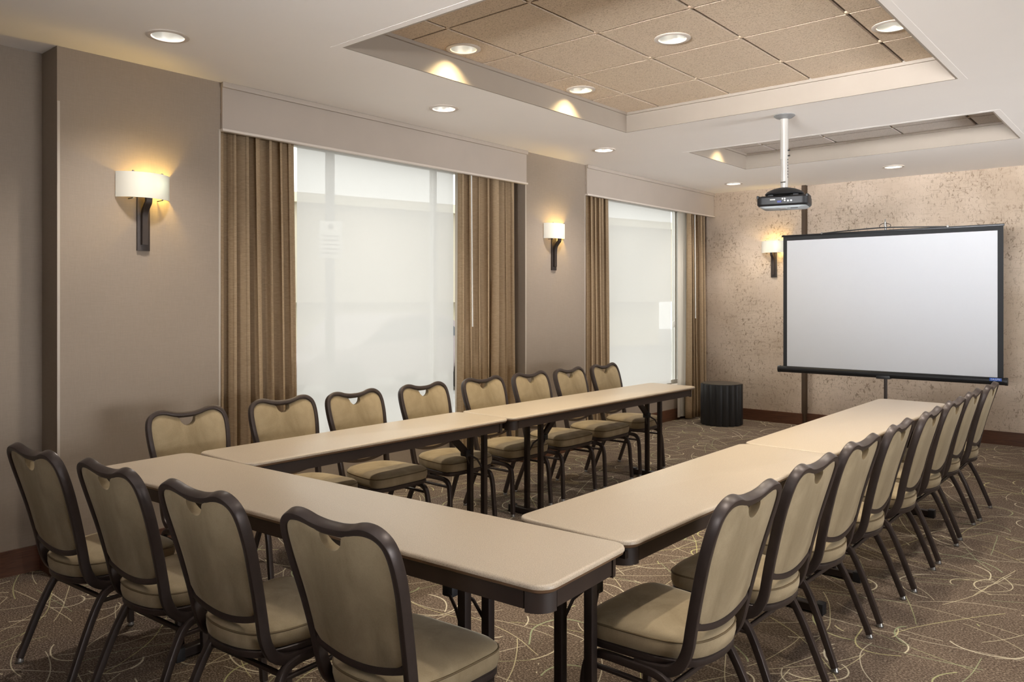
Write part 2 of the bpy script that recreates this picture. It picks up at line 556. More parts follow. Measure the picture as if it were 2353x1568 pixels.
# carpet with scattered arcs
def carpet():
    m, nt, b = new_mat('arc_pattern_carpet')
    tc = nt.nodes.new('ShaderNodeTexCoord')
    P = tc.outputs['Object']
    speck = noise(nt, P, 120, 3, 0.75)
    sp2 = noise(nt, coords(nt, (90, 200, 1)), 1.0, 2, 0.6)
    sp = math_n(nt, 'ADD', math_n(nt, 'MULTIPLY', speck, 0.55), math_n(nt, 'MULTIPLY', sp2, 0.45))
    col = ramp(nt, sp, [(0.36, lin(54, 45, 38)), (0.5, lin(97, 83, 72)), (0.64, lin(158, 142, 126))])
    wn = N(nt, 'ShaderNodeTexNoise')
    wn.inputs['Scale'].default_value = 2.2
    wn.inputs['Detail'].default_value = 1
    nt.links.new(P, wn.inputs['Vector'])
    fz = noise(nt, P, 120, 2)
    # kind, scale, a, b, halfwidth, share, offset, strength, warp   (arc: radius a..b, share of the circle; line: curvature +-a, offset +-b)
    rows = [
        ('line', 1.95, 1.1, 0.15, 0.0022, 0.30, (5.1, 12.4), 0.68, 0.05),
        ('line', 1.69, 0.8, 0.20, 0.0022, 0.36, (17.9, 4.6), 0.68, 0.05),
        ('line', 2.21, 1.4, 0.14, 0.0022, 0.28, (21.3, 15.8), 0.68, 0.05),
        ('line', 1.49, 0.6, 0.22, 0.0022, 0.42, (31.7, 9.1), 0.68, 0.03),
        ('line', 1.82, 1.0, 0.18, 0.0024, 0.34, (41.2, 27.3), 0.68, 0.03),
        ('line', 2.08, 0.9, 0.16, 0.0022, 0.32, (51.6, 33.9), 0.68, 0.03),
        ('arc', 2.35, 0.08, 0.22, 0.0033, 0.44, (0.0, 0.0), 0.85, 0.10),
        ('arc', 2.02, 0.10, 0.26, 0.0035, 0.38, (3.3, 7.1), 0.85, 0.16),
        ('arc', 1.74, 0.12, 0.30, 0.0031, 0.36, (9.7, 2.2), 0.75, 0.18),
    ]
    for (kind, s, r0, r1, hw, share, off, strength, warp) in rows:
        wm = N(nt, 'ShaderNodeVectorMath', operation='MULTIPLY_ADD')
        nt.links.new(wn.outputs['Color'], wm.inputs[0])
        wm.inputs[1].default_value = (warp, warp, 0)
        ad = N(nt, 'ShaderNodeVectorMath', operation='ADD')
        nt.links.new(P, ad.inputs[0]); ad.inputs[1].default_value = (off[0], off[1], 0)
        nt.links.new(ad.outputs[0], wm.inputs[2])
        vo = N(nt, 'ShaderNodeTexVoronoi')
        vo.voronoi_dimensions = '2D'
        vo.inputs['Scale'].default_value = s
        vo.inputs['Randomness'].default_value = 1.0
        nt.links.new(wm.outputs[0], vo.inputs['Vector'])
        sub = N(nt, 'ShaderNodeVectorMath', operation='SUBTRACT')
        nt.links.new(wm.outputs[0], sub.inputs[0]); nt.links.new(vo.outputs['Position'], sub.inputs[1])
        sx = N(nt, 'ShaderNodeSeparateXYZ'); nt.links.new(sub.outputs[0], sx.inputs[0])
        cx = N(nt, 'ShaderNodeSeparateColor'); nt.links.new(vo.outputs['Color'], cx.inputs[0])
        x, y = sx.outputs[0], sx.outputs[1]
        if kind == 'arc':
            d = math_n(nt, 'SQRT', math_n(nt, 'ADD', math_n(nt, 'MULTIPLY', x, x), math_n(nt, 'MULTIPLY', y, y)))
            dd = math_n(nt, 'ABSOLUTE', math_n(nt, 'SUBTRACT', d, math_n(nt, 'MULTIPLY_ADD', cx.outputs[0], r1 - r0, r0)))
            ang = math_n(nt, 'DIVIDE', math_n(nt, 'ARCTAN2', y, x), 2 * PI)
            ang = math_n(nt, 'FRACT', math_n(nt, 'ADD', math_n(nt, 'ADD', ang, 1.0), math_n(nt, 'MULTIPLY', cx.outputs[1], 3.0)))
            on = math_n(nt, 'LESS_THAN', ang, share)
        else:
            th = math_n(nt, 'MULTIPLY', cx.outputs[1], 2 * PI)
            co, si = math_n(nt, 'COSINE', th), math_n(nt, 'SINE', th)
            u = math_n(nt, 'ADD', math_n(nt, 'MULTIPLY', x, co), math_n(nt, 'MULTIPLY', y, si))
            w_ = math_n(nt, 'SUBTRACT', math_n(nt, 'MULTIPLY', y, co), math_n(nt, 'MULTIPLY', x, si))
            k = math_n(nt, 'MULTIPLY_ADD', cx.outputs[0], 2 * r0, -r0)
            o_ = math_n(nt, 'MULTIPLY_ADD', cx.outputs[2], 2 * r1, -r1)
            dd = math_n(nt, 'ABSOLUTE', math_n(nt, 'SUBTRACT', math_n(nt, 'ADD', w_, math_n(nt, 'MULTIPLY', k, math_n(nt, 'MULTIPLY', u, u))), o_))
            on = math_n(nt, 'LESS_THAN', math_n(nt, 'ABSOLUTE', u), share)
        dd = math_n(nt, 'ADD', dd, math_n(nt, 'MULTIPLY', math_n(nt, 'SUBTRACT', fz, 0.5), hw * 1.8))
        line = math_n(nt, 'SUBTRACT', 1.0, math_n(nt, 'DIVIDE', math_n(nt, 'SUBTRACT', dd, hw * 0.6), hw * 0.7), clamp=True)
        mask = math_n(nt, 'MULTIPLY', math_n(nt, 'MULTIPLY', line, on), strength, clamp=True)
        lc = ramp(nt, cx.outputs[2], [(0.2, lin(210, 200, 176)), (0.62, lin(204, 193, 160)), (0.72, lin(192, 187, 132)), (0.9, lin(150, 160, 126))])
        col = mix_c(nt, mask, col, lc)
    nt.links.new(col, b.inputs['Base Color'])
    b.inputs['Roughness'].default_value = 0.95
    b.inputs['Specular IOR Level'].default_value = 0.1
    bump(nt, b, sp, 0.5, 0.004)
    return m
M['carpet'] = carpet()

# ================================================================== the room shell
CEIL, TILEZ = 2.8975, 3.058
WX = -4.66          # face of the piers on the window wall
AX = -4.88          # back of the window alcoves
XR, YB = 4.5, -5.0  # unseen right wall and rear wall
YS, YSL = 9.545, 9.475

floor = MB().box(-5.2, XR + 0.1, YB - 0.1, YS + 0.2, -0.1, 0.0).build('floor', M['carpet'], smooth=0)
tag(floor, 'brown speckled carpet with pale scattered curved lines', kind='structure')

# trays (x0,x1,y0,y1)
TRAYS = [(-3.505, -1.07, 2.665, 5.55), (-3.525, -1.055, 6.675, 7.93)]
SOFFIT_LAMPS = [(-4.05, 1.954), (-4.06, 3.988), (-4.06, 6.05), (-4.06, 8.80), (-2.285, 8.765), (-0.52, 1.954), (-0.52, 3.988), (-0.52, 6.05)]
TILE_LAMPS = [(-3.363, 3.472, 0), (-2.291, 4.136, 0), (-3.36, 4.705, 0), (-1.245, 4.751, 0), (-3.37, 7.25, 1), (-1.245, 3.472, 0)]

def cut_holes(obj, lamps, z0, z1, r):
    cutter = MB()
    for (x, y) in lamps:
        cutter.lathe([(r, z0), (r, z1)], 40, (x, y, 0))
    c = cutter.build('cutter', None, smooth=0)
    md = obj.modifiers.new('holes', 'BOOLEAN')
    md.operation, md.object, md.solver = 'DIFFERENCE', c, 'EXACT'
    dg = bpy.context.evaluated_depsgraph_get()
    me = bpy.data.meshes.new_from_object(obj.evaluated_get(dg))
    obj.modifiers.clear()
    obj.data = me
    bpy.data.objects.remove(c)

cm = MB()
def slab(x0, x1, y0, y1):
    o = MB().box(x0, x1, y0, y1, CEIL, TILEZ + 0.12).build('slab', None, smooth=0)
    ls = [(lx, ly) for lx, ly in SOFFIT_LAMPS if x0 < lx < x1 and y0 < ly < y1]
    if ls: cut_holes(o, ls, CEIL - 0.05, CEIL + 0.11, 0.083)
    cm.add([tuple(v.co) for v in o.data.vertices], [tuple(p.vertices) for p in o.data.polygons])
    bpy.data.objects.remove(o)
slab(-5.2, XR + 0.1, YB - 0.1, TRAYS[0][2])
slab(-5.2, TRAYS[0][0], TRAYS[0][2], TRAYS[0][3]); slab(TRAYS[0][1], XR + 0.1, TRAYS[0][2], TRAYS[0][3])
slab(-5.2, XR + 0.1, TRAYS[0][3], TRAYS[1][2])
slab(-5.2, TRAYS[1][0], TRAYS[1][2], TRAYS[1][3]); slab(TRAYS[1][1], XR + 0.1, TRAYS[1][2], TRAYS[1][3])
slab(-5.2, XR + 0.1, TRAYS[1][3], YS + 0.2)
ceiling = cm.build('ceiling', M['ceiling'], smooth=0)
tag(ceiling, 'pale beige dropped ceiling with two recessed tiled trays', kind='structure')

# tray mouldings, tiles and grid
def tray(k, tmat):
    x0, x1, y0, y1 = TRAYS[k]
    # lip around the opening (slightly proud of the soffit)
    w, d = 0.045, 0.001
    for a in ((x0 - w, x0, y0 - w, y1 + w), (x1, x1 + w, y0 - w, y1 + w), (x0, x1, y0 - w, y0), (x0, x1, y1, y1 + w)):
        MB().box(a[0], a[1], a[2], a[3], CEIL - d, CEIL + 0.02).build('tray_lip', M['ceiling'], ceiling, smooth=0)
    # vertical fascia boards with upper angle
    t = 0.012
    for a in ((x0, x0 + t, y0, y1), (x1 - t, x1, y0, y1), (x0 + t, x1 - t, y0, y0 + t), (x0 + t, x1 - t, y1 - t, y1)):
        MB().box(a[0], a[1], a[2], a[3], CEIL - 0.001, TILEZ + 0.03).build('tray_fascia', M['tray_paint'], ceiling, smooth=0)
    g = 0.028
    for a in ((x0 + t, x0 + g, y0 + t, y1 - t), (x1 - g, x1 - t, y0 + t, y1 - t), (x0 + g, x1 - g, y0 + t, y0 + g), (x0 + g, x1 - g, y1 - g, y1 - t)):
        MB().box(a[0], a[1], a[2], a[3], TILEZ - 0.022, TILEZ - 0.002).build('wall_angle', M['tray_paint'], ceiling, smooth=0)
    # backing panel
    MB().box(x0, x1, y0, y1, TILEZ + 0.03, TILEZ + 0.05).build('backing_panel', M['reveal'], ceiling, smooth=0)
    gx = [-3.183, -2.583, -1.981, -1.378]
    gy = [3.155 + 0.6205 * i for i in range(-1, 4)] if k == 0 else [6.95, 7.57]
    X = [x0 + t] + [g_ for g_ in gx if x0 + 0.05 < g_ < x1 - 0.05] + [x1 - t]
    Y = [y0 + t] + [g_ for g_ in gy if y0 + 0.05 < g_ < y1 - 0.05] + [y1 - t]
    for gx_ in X[1:-1]:
        MB().box(gx_ - 0.011, gx_ + 0.011, y0 + t, y1 - t, TILEZ + 0.012, TILEZ + 0.03).build('grid_bar', M['reveal'], ceiling, smooth=0)
        for gy_ in Y[1:-1]:
            MB().box(gx_ - 0.012, gx_ + 0.012, gy_ - 0.012, gy_ + 0.012, TILEZ + 0.001, TILEZ + 0.014).build('grid_joint', M['grid'], ceiling, smooth=0)
    for gy_ in Y[1:-1]:
        MB().box(x0 + t, x1 - t, gy_ - 0.010, gy_ + 0.010, TILEZ + 0.010, TILEZ + 0.028).build('grid_bar', M['reveal'], ceiling, smooth=0)
    gap = 0.0105
    for i in range(len(X) - 1):
        for j in range(len(Y) - 1):
            a0 = X[i] + (gap if i else 0); a1 = X[i + 1] - (gap if i < len(X) - 2 else 0)
            b0 = Y[j] + (0.007 if j else 0); b1 = Y[j + 1] - (0.007 if j < len(Y) - 2 else 0)
            cx, cy = (a0 + a1) / 2, (b0 + b1) / 2
            o = MB().box(a0, a1, b0, b1, TILEZ - 0.001, TILEZ + 0.022, 0.0008).build('ceiling_tile', tmat, ceiling, smooth=0)
            ls = [(lx, ly) for lx, ly, kk in TILE_LAMPS if kk == k and a0 < lx < a1 and b0 < ly < b1]
            if ls: cut_holes(o, ls, TILEZ - 0.05, TILEZ + 0.06, 0.083)
    lz = [(lx, ly) for lx, ly, kk in TILE_LAMPS if kk == k]
    return lz
tray(0, M['tile'])
tray(1, M['tile_pale'])
for nm in [o for o in bpy.data.objects if o.name.startswith('backing_panel')]:
    x0, x1, y0, y1 = TRAYS[0] if nm.bound_box[0][1] < 6 else TRAYS[1]
    ls = [(lx, ly) for lx, ly, kk in TILE_LAMPS if x0 < lx < x1 and y0 < ly < y1]
    cut_holes(nm, ls, TILEZ - 0.05, TILEZ + 0.08, 0.083)

# ---- window wall: back plane with two openings, piers, lintel behind the valances
W1, W2 = (3.08, 5.32), (7.10, 9.20)      # window openings in y
WZ0, WZ1 = 0.44, 2.70
wl = MB()
T0, T1 = AX - 0.22, AX
for (a, b_) in ((YB, W1[0]), (W1[1], W2[0]), (W2[1], YS + 0.2)):
    wl.box(T0, T1, a, b_, 0, CEIL)
for (a, b_) in (W1, W2):
    wl.box(T0, T1, a, b_, 0, WZ0)
    wl.box(T0, T1, a, b_, WZ1, CEIL)
PIERS = [(1.635, 2.59), (5.635, 6.605)]
for (a, b_) in PIERS:
    wl.box(T1, WX, a, b_, 0, CEIL)
wall_left = wl.build('wall_left', M['wall'], smooth=0)
tag(wall_left, 'beige linen covered window wall with two projecting piers', kind='structure')
for (a, b_) in PIERS:
    for yy in (a, b_ - 0.014):
        MB().box(WX, WX + 0.003, yy, yy + 0.014, 0.14, CEIL - 0.3).build('corner_guard', M['corner_guard'], wall_left, smooth=0)

# screen wall: left section stands proud, dark vertical strip beside it
ws = MB()
ws.box(-5.1, -3.503, YSL, YS + 0.2, 0, CEIL)
ws.box(-3.503, XR + 0.1, YS, YS + 0.2, 0, CEIL)
wall_far = ws.build('wall_far', M['cork'], smooth=0)
tag(wall_far, 'tan crackle textured wall behind the projection screen', kind='structure')
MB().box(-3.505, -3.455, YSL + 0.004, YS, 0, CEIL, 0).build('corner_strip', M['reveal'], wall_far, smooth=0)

# unseen right and rear walls
tag(MB().box(XR, XR + 0.15, YB, YS, 0, CEIL).build('wall_right', M['wall'], smooth=0), 'plain wall on the unseen right side', kind='structure')
tag(MB().box(-5.1, XR, YB - 0.15, YB, 0, CEIL).build('wall_rear', M['wall'], smooth=0), 'plain wall behind the viewpoint', kind='structure')

# baseboards
def baseboard(name, segs):
    root = None
    bb = MB()
    for (x0, x1, y0, y1) in segs:
        bb.box(x0, x1, y0, y1, 0, 0.125)
        bb.box(x0 + (0.004 if x1 - x0 > 0.05 else 0), x1, y0 + (0.004 if y1 - y0 > 0.05 else 0), y1, 0.125, 0.14)
    o = bb.build(name, M['baseboard'], smooth=0)
    tag(o, kind='structure')
    return o
t = 0.016
o = baseboard('baseboard_left', [(AX, AX + t, YB, 1.635), (AX, WX + t, 1.635 - t, 1.635), (WX, WX + t, 1.635, 2.59), (AX, AX + t, 2.60, 5.62), (AX, WX + t, 5.635 - t, 5.635),
                                 (WX, WX + t, 5.635, 6.605), (AX, AX + t, 6.62, YSL)])
tag(o, 'reddish brown wooden baseboard along the window wall')
o = baseboard('baseboard_far', [(-4.86, -3.503 + t, YSL - t, YSL), (-3.503, -3.503 + t, YSL, YS - t), (-3.503, XR, YS - t, YS)])
tag(o, 'reddish brown wooden baseboard along the screen wall')

# windows
def window(name, yr, label, mu):
    a, b_ = yr
    x = AX - 0.12
    root = empty(name, (x, (a + b_) / 2, WZ0), kind='structure', label=label)
    def P(nm, x0, x1, y0, y1, z0, z1, mt):
        m = MB().box(x0 - x, x1 - x, y0 - (a + b_) / 2, y1 - (a + b_) / 2, z0 - WZ0, z1 - WZ0)
        return m.build(nm, M[mt], root, smooth=0)
    w = 0.05
    P('window_frame', x - 0.03, x + 0.03, a, a + w, WZ0, WZ1, 'alu')
    P('window_frame', x - 0.03, x + 0.03, b_ - w, b_, WZ0, WZ1, 'alu')
    P('window_frame', x - 0.03, x + 0.03, a + w, b_ - w, WZ0, WZ0 + w, 'alu')
    P('window_frame', x - 0.03, x + 0.03, a + w, b_ - w, WZ1 - w, WZ1, 'alu')
    P('mullion', x - 0.025, x + 0.025, a + mu, a + mu + 0.04, WZ0 + w, WZ1 - w, 'alu')
    P('pane', x - 0.004, x + 0.004, a + w, a + mu, WZ0 + w, WZ1 - w, 'glass')
    P('pane', x - 0.004, x + 0.004, a + mu + 0.04, b_ - w, WZ0 + w, WZ1 - w, 'glass')
    P('window_sill', AX - 0.09, AX + 0.02, a + 0.001, b_ - 0.001, WZ0 - 0.02, WZ0 + 0.001, 'trim_paint')
    return root
window('window_1', W1, 'tall street window behind the nearer translucent shade', 1.68)
window('window_2', W2, 'tall street window behind the farther translucent shade', 1.95)

# valances
def valance(y0, y1, label):
    root = empty('valance', (WX, (y0 + y1) / 2, 2.585), label=label, cat='valance', group='window valances')
    c = (y0 + y1) / 2
    L = (y1 - y0) / 2
    MB().box(-0.0, 0.020, -L, L, 0.012, CEIL - 2.585 - 0.001).build('board', M['valance'], root, smooth=0)
    MB().box(0.020, 0.038, -L - 0.006, L + 0.004, CEIL - 2.585 - 0.034, CEIL - 2.585 - 0.001, 0.003).build('top_moulding', M['valance'], root)
    MB().box(-0.004, 0.036, -L - 0.006, L + 0.004, 0.0, 0.016, 0.003).build('bottom_moulding', M['trim_paint'], root)
    return root
valance(2.592, 5.633, 'long beige valance board above the nearer window')
valance(6.607, 9.470, 'long beige valance board above the farther window by the corner')
# soffit boards closing the alcoves behind the valances
MB().box(AX, WX, 2.592, 5.633, CEIL - 0.06, CEIL).build('alcove_head', M['wall'], wall_left, smooth=0)
MB().box(AX, WX, 6.607, YSL, CEIL - 0.06, CEIL).build('alcove_head', M['wall'], wall_left, smooth=0)

# roller shades
def roller(y0, y1, label, chain):
    zb = 0.455
    c = (y0 + y1) / 2
    root = empty('roller_shade', (AX + 0.03, c, zb), label=label, cat='shade', group='roller shades')
    m = MB().add([(0, y0 - c, 0.02), (0, y1 - c, 0.02), (0, y1 - c, 2.70 - zb), (0, y0 - c, 2.70 - zb)], [(0, 1, 2, 3)])
    m.build('shade_cloth', M['shade'], root, smooth=0)
    MB().box(-0.006, 0.006, y0 - c, y1 - c, 0, 0.025, 0.003).build('hem_bar', M['alu'], root)
    MB().tube([(0, y0 - c - 0.03, 2.70 - zb + 0.02), (0, y1 - c + 0.03, 2.70 - zb + 0.02)], circ(0.024, 16)).build('roller_tube', M['alu'], root)
    if chain:
        yy = y1 - c + 0.045
        MB().tube([(0.01, yy, 2.68 - zb), (0.01, yy, 1.25 - zb)], circ(0.0035, 6)).build('pull_chain', M['wand'], root)
        MB().box(0.0, 0.02, yy - 0.010, yy + 0.010, 1.17 - zb, 1.25 - zb, 0.004).build('chain_weight', M['wand'], root)
    return root
roller(3.285, 4.88, 'translucent white roller shade on the nearer window', False)
roller(7.30, 8.72, 'translucent white roller shade on the farther window', True)

# curtains
def curtain(name, y0, y1, x, folds, amp, seed, label, wand_at=None, flare=0.0, ytop0=None, ytop1=None, mat='curtain', z0=0.015, lining_at=None):
    rnd = random.Random(seed)
    c = (y0 + y1) / 2
    root = empty(name, (x, c, 0), label=label, cat='curtain', group='tan pleated curtains')
    ztop = 2.72
    nz, nu = 26, folds * 10
    # uneven fold widths
    wds = [rnd.uniform(0.75, 1.3) for _ in range(folds)]
    tot = sum(wds)
    cum = [0]
    for w in wds: cum.append(cum[-1] + w / tot)
    ph = [rnd.uniform(-0.25, 0.25) for _ in range(folds + 1)]
    am = [rnd.uniform(0.75, 1.15) for _ in range(folds + 1)]
    def surf(u, v):   # u 0..1 along y, v 0 bottom..1 top
        k = 0
        while k < folds - 1 and u > cum[k + 1]: k += 1
        f = (u - cum[k]) / (cum[k + 1] - cum[k])
        a0, a1 = (ytop0 if ytop0 is not None else y0), (ytop1 if ytop1 is not None else y1)
        ya = y0 + (a0 - y0) * v
        yb = y1 + (a1 - y1) * v
        A = amp * (am[k] * (1 - f) + am[k + 1] * f) * (0.75 + 0.4 * (1 - v))
        s = math.sin(2 * PI * f + 0.5 * ph[k] * (1 - v))
        sx = math.copysign(abs(s) ** 0.75, s)
        yy = ya + (yb - ya) * u + 0.016 * math.sin(4 * PI * f + ph[k] * 6) + ph[k] * 0.05 * (1 - v)
        xx = A * sx + 0.008 * math.sin(9 * u + 4 * v + seed) * (1 - v)
        return (xx, yy - c, z0 + (ztop - z0) * v)
    vs = [surf(i / nu, j / nz) for j in range(nz + 1) for i in range(nu + 1)]
    fs = [(j * (nu + 1) + i, j * (nu + 1) + i + 1, (j + 1) * (nu + 1) + i + 1, (j + 1) * (nu + 1) + i) for j in range(nz) for i in range(nu)]
    o = MB().add(vs, fs).build('drape', M[mat], root, smooth=80)
    sd = o.modifiers.new('thickness', 'SOLIDIFY'); sd.thickness = 0.004
    # heading track
    MB().box(-0.012, 0.012, (ytop0 or y0) - c, (ytop1 or y1) - c, ztop, ztop + 0.03).build('track', M['alu'], root, smooth=0)
    if wand_at is not None:
        MB().tube([(amp + 0.035, wand_at - c, 2.66), (amp + 0.042, wand_at - c + 0.006, 1.28)], circ(0.006, 8)).build('wand', M['wand'], root)
    if lining_at is not None:
        la, lb = lining_at
        vv, ff = [], []
        m_ = 16
        for j in range(nz + 1):
            for i in range(m_ + 1):
                f = i / m_
                vv.append((-0.060 + 0.012 * math.sin(f * 4 * PI), la + (lb - la) * f - c, z0 + 0.02 + (ztop - z0 - 0.02) * j / nz))
        for j in range(nz):
            for i in range(m_):
                ff.append((j * (m_ + 1) + i, j * (m_ + 1) + i + 1, (j + 1) * (m_ + 1) + i + 1, (j + 1) * (m_ + 1) + i))
        MB().add(vv, ff).build('lining', M['lining'], root, smooth=80)
    return root
curtain('curtain', 2.62, 3.235, -4.765, 7, 0.05, 3, 'tan pleated curtain on the left of the nearer window', ytop0=2.62, ytop1=3.20)
curtain('curtain', 4.835, 5.60, -4.765, 7, 0.05, 5, 'tan pleated curtain on the right of the nearer window', wand_at=4.93, lining_at=(4.875, 5.12), ytop0=4.85, ytop1=5.60)
curtain('curtain', 6.64, 7.20, -4.765, 7, 0.05, 8, 'narrow golden tan curtain on the left of the farther window', ytop0=6.64, ytop1=7.17)
curtain('curtain', 8.98, 9.44, -4.765, 6, 0.05, 11, 'tan pleated curtain with pale lining in the corner', wand_at=9.02, lining_at=(8.84, 9.10), ytop0=8.98, ytop1=9.42)

# ================================================================== lights
def downlight(x, y, z, label, energy, col, group, spot=1.15):
    root = empty('downlight', (x, y, z), label=label, cat='downlight', group=group)
    MB().lathe([(0.080, 0.004), (0.106, 0.001), (0.107, -0.004), (0.100, -0.007), (0.082, -0.006), (0.079, 0.0)], 40, closed_ends=False).build('trim_ring', M['trim_paint'], root)
    MB().lathe([(0.0805, 0.0), (0.078, 0.03), (0.070, 0.07), (0.056, 0.10), (0.0, 0.102)], 36, closed_ends=False).build('reflector', M['reflector'], root)
    for s in (-1, 1):
        MB().tube([(s * 0.024, -0.045, 0.07), (s * 0.024, 0.045, 0.07)], circ(0.011, 10)).build('lamp', M['cfl'], root)
    l = bpy.data.lights.new('downlight_beam', 'SPOT')
    l.energy, l.color = energy, col
    l.spot_size, l.spot_blend = 2.0, 1.0
    l.shadow_soft_size = 0.05
    lo = bpy.data.objects.new('downlight_beam', l)
    lo.location = (0, 0, 0.035)
    COL.objects.link(lo)
    lo.parent = root
    return root
WARM = (1.0, 0.93, 0.84)
names = ['round soffit downlight above the nearest wall sconce', 'round soffit downlight in front of the nearer valance', 'round soffit downlight near the second wall sconce',
         'round soffit downlight in the far corner by the curtain', 'round soffit downlight above the projection screen', 'soffit downlight out of view over the near end of the right row',
         'soffit downlight out of view over the middle of the right row', 'soffit downlight out of view over the far end of the right row']
for (x, y), nm in zip(SOFFIT_LAMPS, names):
    downlight(x, y, CEIL, nm, 75, WARM, 'recessed downlights')
names = ['round downlight in the tiled tray, nearest to its left edge', 'round downlight in the middle of the tiled tray', 'round downlight in the tiled tray by its far left corner',
         'round downlight half hidden by the right edge of the tiled tray', 'round downlight hidden up in the farther ceiling tray', 'round downlight out of view in the near right corner of the tiled tray']
for (x, y, k), nm in zip(TILE_LAMPS, names):
    downlight(x, y, TILEZ - 0.001, nm, (52 if x < -3.3 else 80) if k == 0 else 34, (1.0, 0.80, 0.42) if x < -3.3 else (1.0, 0.91, 0.74), 'recessed downlights')

# wall sconces ------------------------------------------------------
def sconce(loc, rz, label, bulb_side):
    """local: wall at y=0, faces -y; x along the wall"""
    root = empty('wall_sconce', loc, rz, label, 'sconce', 'wall sconces')
    MB().box(-0.037, 0.037, -0.014, 0, 0.0, 0.44, 0.002).build('back_plate', M['bronze'], root)
    path = spline([(0, -0.022, 0.035), (0, -0.022, 0.12), (0, -0.024, 0.19), (0, -0.034, 0.235), (0, -0.058, 0.265), (0, -0.075, 0.285), (0, -0.077, 0.33)], 4)
    MB().tube(path, rrect(0.036, 0.026, 0.003, 2), ref=(0, -1, 0)).build('arm', M['bronze'], root)
    # curved frosted shade: shallow arc
    R, half = 0.185, math.radians(59)
    n = 28
    rings = []
    for rr, zz in ((R, 0.305), (R, 0.452), (R - 0.005, 0.452), (R - 0.005, 0.305)):
        rings.append([(rr * math.sin(-half + 2 * half * i / n), -rr * math.cos(-half + 2 * half * i / n) + R * math.cos(half) - 0.006, zz) for i in range(n + 1)])
    vs = [p for r in rings for p in r]
    k = n + 1
    fs = []
    for q in range(4):
        w = (q + 1) % 4
        for i in range(n):
            fs.append((q * k + i, q * k + i + 1, w * k + i + 1, w * k + i))
    fs += [(0, k, 2 * k, 3 * k), (n, 3 * k + n, 2 * k + n, k + n)]
    MB().add(vs, fs).build('glass_shade', M['frosted'], root)
    for sx in (-0.085, 0.085):
        a = math.asin(sx / R)
        yy = -R * math.cos(a) + R * math.cos(half) - 0.006 + 0.008
        for z0, z1 in ((0.452, 0.460), (0.297, 0.305)):
            MB().lathe([(0.006, z0), (0.0065, (z0 + z1) / 2), (0.005, z1)], 10, (sx, yy, 0)).build('finial', M['chrome'], root)
        MB().tube([(sx, yy, 0.30), (sx, -0.005, 0.30)], circ(0.003, 6)).build('holder_rod', M['bronze'], root)
    MB().box(-0.06, 0.06, -0.05, -0.014, 0.34, 0.37, 0.004).build('socket_bar', M['bronze'], root)
    for s in (-1, 1):
        lit = s == bulb_side
        MB().lathe([(0.004, 0.0), (0.010, 0.005), (0.016, 0.03), (0.016, 0.045), (0.009, 0.058), (0.001, 0.060)], 14, (s * 0.062, -0.036, 0.365)).build('bulb', M['bulb' if lit else 'bulb_off'], root)
    l = bpy.data.lights.new('sconce_glow', 'POINT')
    l.energy, l.color, l.shadow_soft_size = 4.6, (1.0, 0.67, 0.15), 0.015
    lo = bpy.data.objects.new('sconce_glow', l)
    lo.location = (bulb_side * 0.062, -0.060, 0.388)
    COL.objects.link(lo); lo.parent = root
    return root
# on the window wall the sconce faces +x: rotate local -y to +x
sconce((WX, 2.098, 1.80), PI / 2, 'lit wall sconce with curved frosted shade on the nearest pier', 1)
sconce((WX, 6.065, 1.80), PI / 2, 'lit wall sconce on the pier between the two windows', 1)
sconce((-3.84, YSL, 1.79), 0, 'lit wall sconce half hidden by the projection screen', 1)

# ================================================================== tables
def rounded_outline(L, W, r, n=6):
    out = []
    for cx, cy, a0 in ((L / 2 - r, W / 2 - r, 0), (-L / 2 + r, W / 2 - r, 90), (-L / 2 + r, -W / 2 + r, 180), (L / 2 - r, -W / 2 + r, 270)):
        for k in range(n + 1):
            a = math.radians(a0 + 90 * k / n)
            out.append((cx + r * math.cos(a), cy + r * math.sin(a)))
    return out

